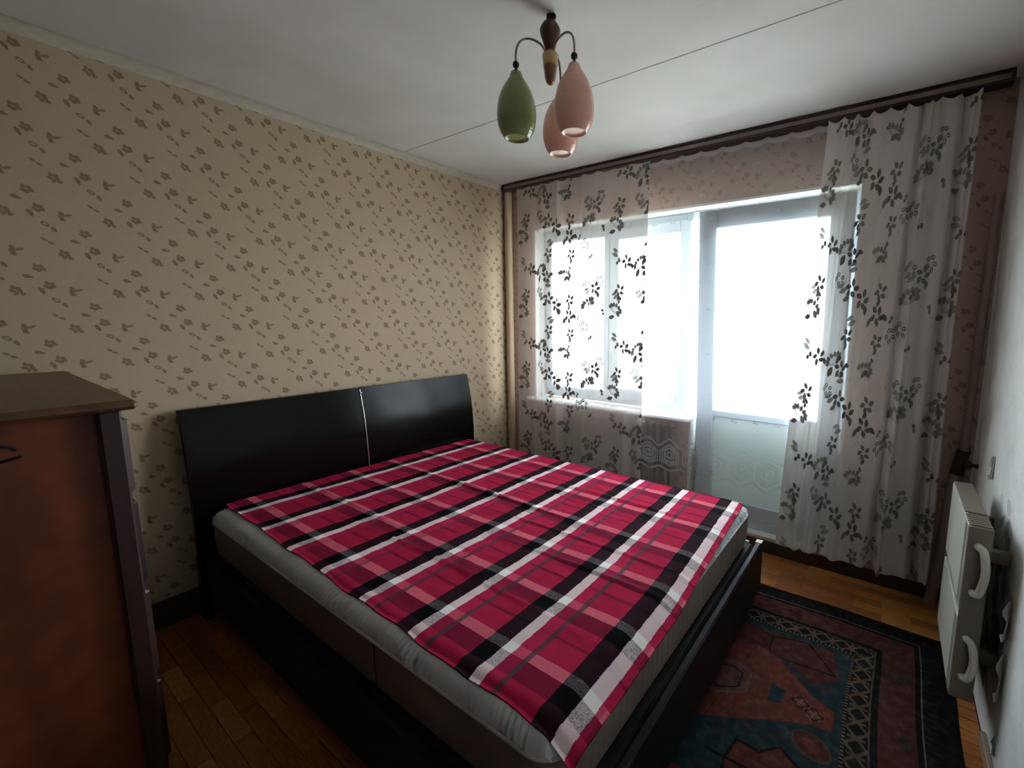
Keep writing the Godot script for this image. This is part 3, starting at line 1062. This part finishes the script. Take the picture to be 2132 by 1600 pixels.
func bed() -> void:
	var b := thing("bed", "low double bed with a dark glossy curved headboard against the left wall", "bed", Vector3(0, 0, 0))
	# headboard profile, front face x over y
	var prof := [[0.30, 0.094], [0.42, 0.096], [0.54, 0.095], [0.62, 0.094], [0.69, 0.090], [0.76, 0.084], [0.835, 0.075], [0.90, 0.063], [0.96, 0.050], [1.01, 0.039], [1.02, 0.036]]
	for q in [[0.553, 1.3905, "headboard_panel"], [1.3995, 2.241, "headboard_panel"]]:
		var o := PackedVector2Array()
		for p in prof:
			o.append(Vector2(p[1], p[0]))
		for k in range(prof.size() - 1, -1, -1):
			o.append(Vector2(prof[k][1] - 0.03, prof[k][0]))
		var st := mb()
		var rows := []
		var uvs := []
		for z in [q[0] + 0.003, q[1] - 0.003]:
			var row := []
			var uv := []
			for p in prof:
				row.append(Vector3(p[1] + 0.001, p[0], z))
				uv.append(Vector2(z, p[0]))
			rows.append(row)
			uvs.append(uv)
		grid(st, rows, uvs, true)
		extrude(st, o, q[0], q[1])
		obj(q[2], st, M.veneer, b)
	var s := mb()
	var path := []
	for p in prof.slice(2, 10):
		path.append(Vector3(p[1] + 0.001, p[0], 1.395))
	tube(s, path, 0.0042, 8)
	obj("chrome_strip", s, M.chrome, b, "thin bright metal strip between the headboard panels")
	s = mb()
	lathe(s, [Vector2(0.0, 0.007), Vector2(0.005, 0.005), Vector2(0.007, 0), Vector2(0.005, -0.005), Vector2(0, -0.007)], 12, Transform3D(Basis(), Vector3(0.052, 0.99, 1.395)))
	obj("strip_knob", s, M.chrome, b)
	for z in [0.553, 2.205]:
		s = mb()
		box(s, Vector3(0.045, 0.0, z), Vector3(0.093, 0.32, z + 0.036), 0.003)
		obj("leg", s, M.veneer, b)
	for z in [0.585, 2.19]:
		s = mb()
		box(s, Vector3(0.094, 0.07, z), Vector3(2.182, 0.30, z + 0.026), 0.004)
		obj("side_rail", s, M.black_matt, b)
	s = mb()
	box(s, Vector3(2.183, 0.05, 0.50), Vector3(2.212, 0.305, 2.30), 0.006)
	obj("foot_rail", s, M.dark_wood, b)
	s = mb()
	box(s, Vector3(2.184, 0.06, 0.4985), Vector3(2.211, 0.304, 0.5015), 0.001)
	box(s, Vector3(2.181, 0.302, 0.499), Vector3(2.2115, 0.3062, 0.535), 0.001)
	obj("edge_strip", s, M.raw_edge, b, "pale bare edge at the end of the foot rail")
	for z in [0.60, 2.16]:
		s = mb()
		box(s, Vector3(2.14, 0.0135, z), Vector3(2.183, 0.30, z + 0.045), 0.003)
		obj("leg", s, M.veneer, b)
	s = mb()
	box(s, Vector3(0.10, 0.27, 0.612), Vector3(2.182, 0.328, 2.189), 0.002)
	obj("slat_base", s, M.black_matt, b)
	s = mb()
	box(s, Vector3(2.130, 0.301, 0.586), Vector3(2.165, 0.33, 0.599), 0.003)
	obj("bracket", s, M.raw_edge, b)
	# mattress: rings from the middle of its top round the edge to its underside
	var m := thing("mattress", "thick mattress with silvery puckered satin edge and brown sides on the bed", "mattress", Vector3(0, 0.33, 0))
	var n := noise(1.0, 40)
	var make := func(rings: Array, wr: float) -> SurfaceTool:
		var st := mb()
		var rows := []
		var uvs := []
		for q in rings: # inset, y, pucker
			var ring := ring_path(0.118, 0.628, 2.17, 2.195, 0.07, q[0], 380)
			var row := []
			var uv := []
			var l := 0.0
			for i in ring.size():
				var p: Vector2 = ring[i]
				if i:
					l += p.distance_to(ring[i - 1])
				var w := 0.0
				if i < ring.size() - 1:
					var near := 1.0 if p.y > 2.1 else 0.35
					var foot := 1.0 if p.x > 2.1 else 0.0
					var lv := n.get_noise_1d(l * 9.0)
					w = (absf(sin(l * 170.0 + 5.0 * lv)) - 0.5) * clampf(0.35 + 1.6 * lv, 0.05, 1.0) * wr * q[2] * near
					w += foot * wr * q[3] * (absf(sin(l * 92.0 + 2.5 * lv)) - 0.4) * clampf((1.9 - p.y) / 0.6, 0.15, 1.0)
				var out := Vector2.ZERO
				if p.x > 2.1: out.x = 1
				elif p.x < 0.19: out.x = -1
				if p.y > 2.125: out.y = 1
				elif p.y < 0.70: out.y = -1
				row.append(Vector3(p.x + out.x * w * 0.7, q[1] + (minf(w, 0.0) if q[1] > 0.205 else w) * q[4], p.y + out.y * w * 0.7))
				uv.append(Vector2(l, q[1]))
			row[row.size() - 1] = row[0]
			rows.append(row)
			uvs.append(uv)
		grid(st, rows, uvs, true)
		return st
	var st2: SurfaceTool = make.call([[0.5, 0.222, 0, 0, 0], [0.14, 0.222, 0, 0, 0], [0.085, 0.2215, 0, 0, 1], [0.06, 0.221, 0.1, 0, 1], [0.04, 0.218, 0.45, 0, 1], [0.02, 0.210, 1.0, 0, 1], [0.006, 0.194, 1.2, 0.2, 0.6], [0.0, 0.172, 0.7, 0.4, 0]], 0.026)
	poly(st2, [Vector3(0.6, 0.2218, 1.1), Vector3(1.7, 0.2218, 1.1), Vector3(1.7, 0.2218, 1.72), Vector3(0.6, 0.2218, 1.72)], Vector3.UP)
	obj("satin_top", st2, M.satin, m)
	st2 = make.call([[0.002, 0.171, 0.3, 0.5, 0], [0.003, 0.160, 0.2, 1.0, 0], [0.0, 0.12, 0.05, 0.8, 0], [0.0, 0.07, 0, 0.45, 0], [0.004, 0.02, 0, 0.15, 0], [0.015, 0.004, 0, 0, 0], [0.06, 0.0, 0, 0, 0], [0.5, 0.0, 0, 0, 0]], 0.022)
	obj("side_band", st2, M.ticking, m)
	s = mb()
	var rp := []
	for p in ring_path(0.118, 0.628, 2.17, 2.195, 0.07, -0.001, 24):
		rp.append(Vector3(p.x, 0.1715, p.y))
	tube(s, rp, 0.0045, 8)
	obj("piping", s, M.piping, m)
	s = mb()
	box(s, Vector3(1.50, 0.012, 2.1935), Vector3(1.504, 0.165, 2.1972), 0.001)
	obj("side_seam", s, M.coupling, m)
	# plaid blanket lying on it
	var bl := mb()
	var rows := []
	var uvs := []
	var nw := noise(1.6, 61)
	var nf := noise(7.0, 62)
	var NX := 190
	var NZ := 140
	for i in NZ + 1:
		var v := float(i) / NZ
		var row := []
		var uv := []
		for j in NX + 1:
			var u := float(j) / NX
			var x := lerpf(lerpf(0.172, 0.135, v), lerpf(2.150, 2.200, clampf(v * 1.6, 0, 1)), u)
			var z := lerpf(lerpf(0.672, 0.690, u), lerpf(2.128, 2.168, u), v)
			z += 0.003 * sin(u * 26.0) * v * v + 0.002 * sin(u * 61.0) * v
			var y := 0.5605 + 0.0032 * nw.get_noise_2d(x * 3.0, z * 3.0) + 0.0014 * nf.get_noise_2d(x * 2.0, z * 3.0)
			# creases left from folding, running along the bed
			for c in [[1.30, 0.95, 0.012, 0.011], [1.335, 1.05, -0.003, 0.010], [1.00, 1.55, 0.008, 0.009], [1.43, 1.75, 0.006, 0.008], [1.60, 1.95, 0.007, 0.008], [1.86, 1.35, 0.007, 0.009], [1.13, 1.4, 0.005, 0.010], [1.78, 0.55, 0.006, 0.010]]:
				var q: float = (z - c[0] - 0.05 * (x - c[1]) * (x - c[1])) / c[3]
				var e: float = (x - c[1]) / 0.55
				y += c[2] * exp(-q * q) * exp(-e * e)
			# hems droop over the rounded edges
			y -= 0.9 * pow(clampf(x - 2.118, 0, 1), 1.25) * (0.45 + 0.9 * v) + 0.35 * clampf(z - 2.135, 0, 1)
			row.append(Vector3(x, y, z))
			uv.append(Vector2((0.005 + u * 2.063) / 2.06, (z - 0.66) / 1.52))
		rows.append(row)
		uvs.append(uv)
	grid(bl, rows, uvs, true)
	var under := []
	for row in rows:
		var r2 := []
		for p in row:
			r2.append(p - Vector3(0, 0.0045, 0))
		under.append(r2)
	grid(bl, under, uvs, false)
	for side in 4:
		var a := []
		var c := []
		var ua := []
		for k in (NX if side < 2 else NZ) + 1:
			var i: int = [0, NZ, k, k][side]
			var j: int = [k, k, 0, NX][side]
			a.append(rows[i][j])
			c.append(under[i][j])
			ua.append(uvs[i][j])
		grid(bl, [a, c], [ua, ua], side == 0 or side == 3)
	tag(obj("blanket", bl, M.blanket), "red plaid blanket with black and white bands spread over the mattress", "blanket")

func rug() -> void:
	var s := mb()
	var rows := []
	var uvs := []
	var n := noise(1.3, 71)
	for i in 61:
		var row := []
		var uv := []
		for j in 41:
			var u := j / 40.0
			var v := i / 60.0
			var y := 0.010 + 0.0022 * (n.get_noise_2d(u * 3.0, v * 4.0) + 0.6)
			if i == 0 or j == 0 or i == 60 or j == 40:
				y = 0.001
			var e := 0.004 if (i == 1 or j == 1 or i == 59 or j == 39) else 0.0
			row.append(Vector3(1.40 + 1.59 * u + 0.004 * sin(v * 17.0), y - e * 0.3, 0.378 + 2.225 * v + 0.006 * u + 0.004 * sin(u * 15.0)))
			uv.append(Vector2(u, v))
		rows.append(row)
		uvs.append(uv)
	grid(s, rows, uvs, true)
	tag(obj("rug", s, M.rug), "worn dark red and teal oriental rug between the bed and right wall", "rug")

func dresser() -> void:
	# the front with its drawers looks at the window wall (-z)
	var d := thing("dresser", "tall old brown chest of drawers with plywood side by the left wall", "dresser", Vector3(0, 0, 0))
	var s := mb()
	box(s, Vector3(0.0, 1.205, 2.548), Vector3(1.078, 1.231, 3.02), 0.009)
	obj("top", s, M.dresser_top, d)
	s = mb()
	box(s, Vector3(0.03, 0.09, 2.60), Vector3(1.030, 1.205, 3.00), 0.002)
	obj("body", s, M.dresser_side, d)
	for q in [[2.578, 2.622], [2.965, 3.005]]:
		for x in [0.012, 1.016]:
			s = mb()
			box(s, Vector3(x, 0.0, q[0]), Vector3(x + 0.036, 1.205, q[1]), 0.005)
			obj("post", s, M.dresser_frame, d)
	s = mb()
	box(s, Vector3(1.026, 0.09, 2.622), Vector3(1.040, 0.14, 2.965), 0.003)
	obj("side_rail", s, M.dresser_frame, d)
	var y := 1.195
	for hgt in [0.235, 0.265, 0.28, 0.28]:
		s = mb()
		box(s, Vector3(0.05, y - hgt, 2.562), Vector3(1.012, y - 0.012, 2.605), 0.014)
		var dd := obj("drawer", s, M.black if hgt == 0.265 else M.dresser_frame, d)
		for hx in [0.22, 0.84]:
			s = mb()
			var hy: float = y - hgt * 0.5
			tube(s, smooth_path([Vector3(hx - 0.06, hy, 2.566), Vector3(hx - 0.055, hy - 0.004, 2.552), Vector3(hx, hy - 0.012, 2.549), Vector3(hx + 0.055, hy - 0.004, 2.552), Vector3(hx + 0.06, hy, 2.566)], 5), 0.006, 8)
			obj("handle", s, M.black, dd)
		y -= hgt
	# brush strokes of black paint on the side, cut by the edge of the picture
	for st in [[[1.145, 2.79], [1.150, 2.765], [1.147, 2.74], [1.136, 2.728]], [[1.117, 2.79], [1.113, 2.76], [1.116, 2.735], [1.120, 2.722]]]:
		var pts := []
		for p in st:
			pts.append(Vector3(1.0305, p[0], p[1] + 0.026))
		s = mb()
		tube(s, smooth_path(pts, 5), 0.0035, 6)
		obj("paint_stroke", s, M.black, d, "black brush stroke on the plywood side")

func wall_heater() -> void:
	# a convector of two stacked cases hung on the right wall
	var o := thing("wall_heater", "pale painted two tier wall heater with curved pipe bends at its near end", "heater", Vector3(XR, 0, 0))
	var zf := 0.53
	var zn := 0.995
	for q in [[0.500, 0.797], [0.185, 0.476]]:
		var s := mb()
		box(s, Vector3(-0.120, q[0], zf), Vector3(-0.106, q[1] - 0.006, zn), 0.004)
		for k in 3:
			box(s, Vector3(-0.1215, q[0] + 0.004, zn - 0.05 + k * 0.014), Vector3(-0.1195, q[1] - 0.01, zn - 0.046 + k * 0.014), 0.0006)
		obj("front_case", s, M.heater, o)
	var s2 := mb()
	box(s2, Vector3(-0.119, 0.185, zn), Vector3(-0.058, 0.79, zn + 0.012), 0.003)
	obj("end_plate", s2, M.heater_end, o)
	s2 = mb()
	box(s2, Vector3(-0.119, 0.185, zf - 0.012), Vector3(-0.058, 0.79, zf), 0.003)
	obj("end_plate", s2, M.heater_end, o)
	s2 = mb()
	box(s2, Vector3(-0.072, 0.19, zf), Vector3(-0.058, 0.785, zn), 0.002)
	obj("back_plate", s2, M.heater_end, o)
	for z in [0.60, 0.92]:
		for y in [0.30, 0.66]:
			s2 = mb()
			box(s2, Vector3(-0.059, y, z), Vector3(0.0, y + 0.04, z + 0.03), 0.002)
			obj("wall_bracket", s2, M.heater_end, o)
	s2 = mb()
	box(s2, Vector3(-0.118, 0.779, zf + 0.001), Vector3(-0.060, 0.784, zn - 0.001), 0.001)
	box(s2, Vector3(-0.118, 0.784, zf + 0.001), Vector3(-0.060, 0.7945, zn - 0.115), 0.001)
	obj("top_plate", s2, M.heater_end, o)
	for k in range(20, 26): # grille at the near end of the top
		s2 = mb()
		var z := zf + 0.012 + k * 0.0178
		box(s2, Vector3(-0.118, 0.784, z), Vector3(-0.060, 0.795, z + 0.012), 0.002)
		obj("grille_slat", s2, M.heater_end, o)
	for k in 40: # fins seen in the slot between the cases
		s2 = mb()
		var z := zf + 0.006 + k * 0.0114
		box(s2, Vector3(-0.112, 0.20, z), Vector3(-0.074, 0.77, z + 0.002))
		obj("fin", s2, M.fin, o)
	for q in [[0.725, 0.57], [0.405, 0.27]]:
		s2 = mb()
		var a: float = q[0]
		var b: float = q[1]
		tube(s2, smooth_path([Vector3(-0.092, a, zn + 0.008), Vector3(-0.089, a + 0.002, zn + 0.020), Vector3(-0.078, a - 0.012, zn + 0.028), Vector3(-0.070, (a + b) / 2, zn + 0.030), Vector3(-0.078, b + 0.012, zn + 0.028), Vector3(-0.089, b - 0.001, zn + 0.020), Vector3(-0.092, b, zn + 0.008)], 6), 0.0115, 12)
		obj("pipe_bend", s2, M.bend, o, "white painted curved pipe bend")

func chandelier() -> void:
	var c := thing("chandelier", "old three armed ceiling lamp with one green and two pink glass shades", "chandelier", Vector3(1.603, 2.5, 1.48))
	var s := mb()
	tube(s, smooth_path([Vector3(0.012, 0, 0), Vector3(0.022, -0.012, 0), Vector3(0.012, -0.028, 0.004), Vector3(-0.004, -0.024, 0)], 6), 0.005, 8)
	lathe(s, [Vector2(0.013, 0.0), Vector2(0.013, -0.01), Vector2(0.007, -0.02)], 16)
	obj("hook", s, M.dark_metal, c)
	s = mb()
	lathe(s, [Vector2(0.004, -0.016), Vector2(0.014, -0.018), Vector2(0.022, -0.024), Vector2(0.031, -0.036), Vector2(0.0365, -0.048), Vector2(0.0355, -0.058), Vector2(0.030, -0.074), Vector2(0.024, -0.092), Vector2(0.018, -0.110), Vector2(0.014, -0.118)], 28)
	obj("canopy", s, M.walnut, c)
	s = mb()
	lathe(s, [Vector2(0.010, -0.112), Vector2(0.018, -0.118), Vector2(0.020, -0.124), Vector2(0.029, -0.130), Vector2(0.0285, -0.138), Vector2(0.027, -0.150), Vector2(0.0255, -0.166)], 28)
	obj("brass_cup", s, M.brass, c)
	s = mb()
	lathe(s, [Vector2(0.0252, -0.165), Vector2(0.022, -0.188), Vector2(0.0185, -0.208), Vector2(0.014, -0.220), Vector2(0.007, -0.2265), Vector2(0.0, -0.228)], 28)
	obj("finial", s, M.amber, c, "amber brown rounded tip of the stem")
	var R := 0.122
	# camera right and depth axes on plan, so that the three arms stand as in the photograph
	var right := Vector3(0.8211, 0, -0.5707)
	var deep := Vector3(-0.5707, 0, -0.8211)
	var k := 0
	for deg in [195.4, 315.4, 75.4]:
		var d := right * cos(deg_to_rad(deg)) + deep * sin(deg_to_rad(deg))
		var at := d * R + Vector3(0, -0.178, 0)
		s = mb()
		var pts := []
		for q in [[0.014, -0.136], [0.019, -0.118], [0.032, -0.101], [0.054, -0.090], [0.079, -0.088], [0.102, -0.098], [0.116, -0.117], [0.122, -0.142], [0.122, -0.170]]:
			pts.append(d * q[0] + Vector3(0, q[1], 0))
		tube(s, smooth_path(pts, 5), 0.0037, 10)
		obj("arm", s, M.steel, c)
		s = mb()
		var ball := []
		for i in 11:
			var a := PI * i / 10.0
			ball.append(Vector2(sin(a) * 0.0115, cos(a) * 0.0125))
		lathe(s, ball, 18, Transform3D(Basis(), at))
		lathe(s, [Vector2(0.0045, -0.010), Vector2(0.0055, -0.022), Vector2(0.016, -0.024), Vector2(0.0185, -0.030), Vector2(0.0, -0.032)], 18, Transform3D(Basis(), at))
		obj("socket", s, M.dark_metal, c)
		# shade: drawn from neck to a rounded closed foot
		var cur := [[0.0, 0.018], [0.008, 0.0215], [0.018, 0.0235], [0.022, 0.028], [0.036, 0.0375], [0.054, 0.0480], [0.075, 0.0575], [0.098, 0.0640], [0.120, 0.0675], [0.140, 0.0688], [0.160, 0.0675], [0.176, 0.0640], [0.190, 0.0590], [0.201, 0.0535], [0.210, 0.0480], [0.2155, 0.0450], [0.218, 0.0430], [0.2175, 0.0400], [0.2130, 0.0370], [0.2110, 0.034], [0.2108, 0.018], [0.2108, 0.0]]
		var prof := []
		for i in cur.size() - 1:
			var steps := 5 if i > 3 and i < 15 else 2
			for j in steps:
				var t := float(j) / steps
				prof.append(Vector2(cubic_interpolate(cur[i][1], cur[i + 1][1], cur[maxi(i - 1, 0)][1], cur[mini(i + 2, cur.size() - 1)][1], t), -lerpf(cur[i][0], cur[i + 1][0], t)))
		prof.append(Vector2(0.0, -cur[cur.size() - 1][0]))
		s = mb()
		lathe(s, prof, 128, Transform3D(Basis(), at + Vector3(0, -0.026, 0)), true)
		obj("shade", s, M.green_glass if k == 0 else M.pink_glass, c, "green pressed glass shade" if k == 0 else "pink pressed glass shade")
		k += 1

func small_things() -> void:
	var s := mb()
	var t := Transform3D(Basis(Vector3(0, 0, 1), PI / 2), Vector3(XR, 0.775, 0.16))
	lathe(s, [Vector2(0.010, 0.0), Vector2(0.009, 0.010), Vector2(0.007, 0.018), Vector2(0.015, 0.024), Vector2(0.020, 0.032), Vector2(0.018, 0.042), Vector2(0.010, 0.047), Vector2(0.0, 0.048)], 20, t)
	tag(obj("knob", s, M.dark_metal), "small shiny dark knob on right wall above the heater", "knob")
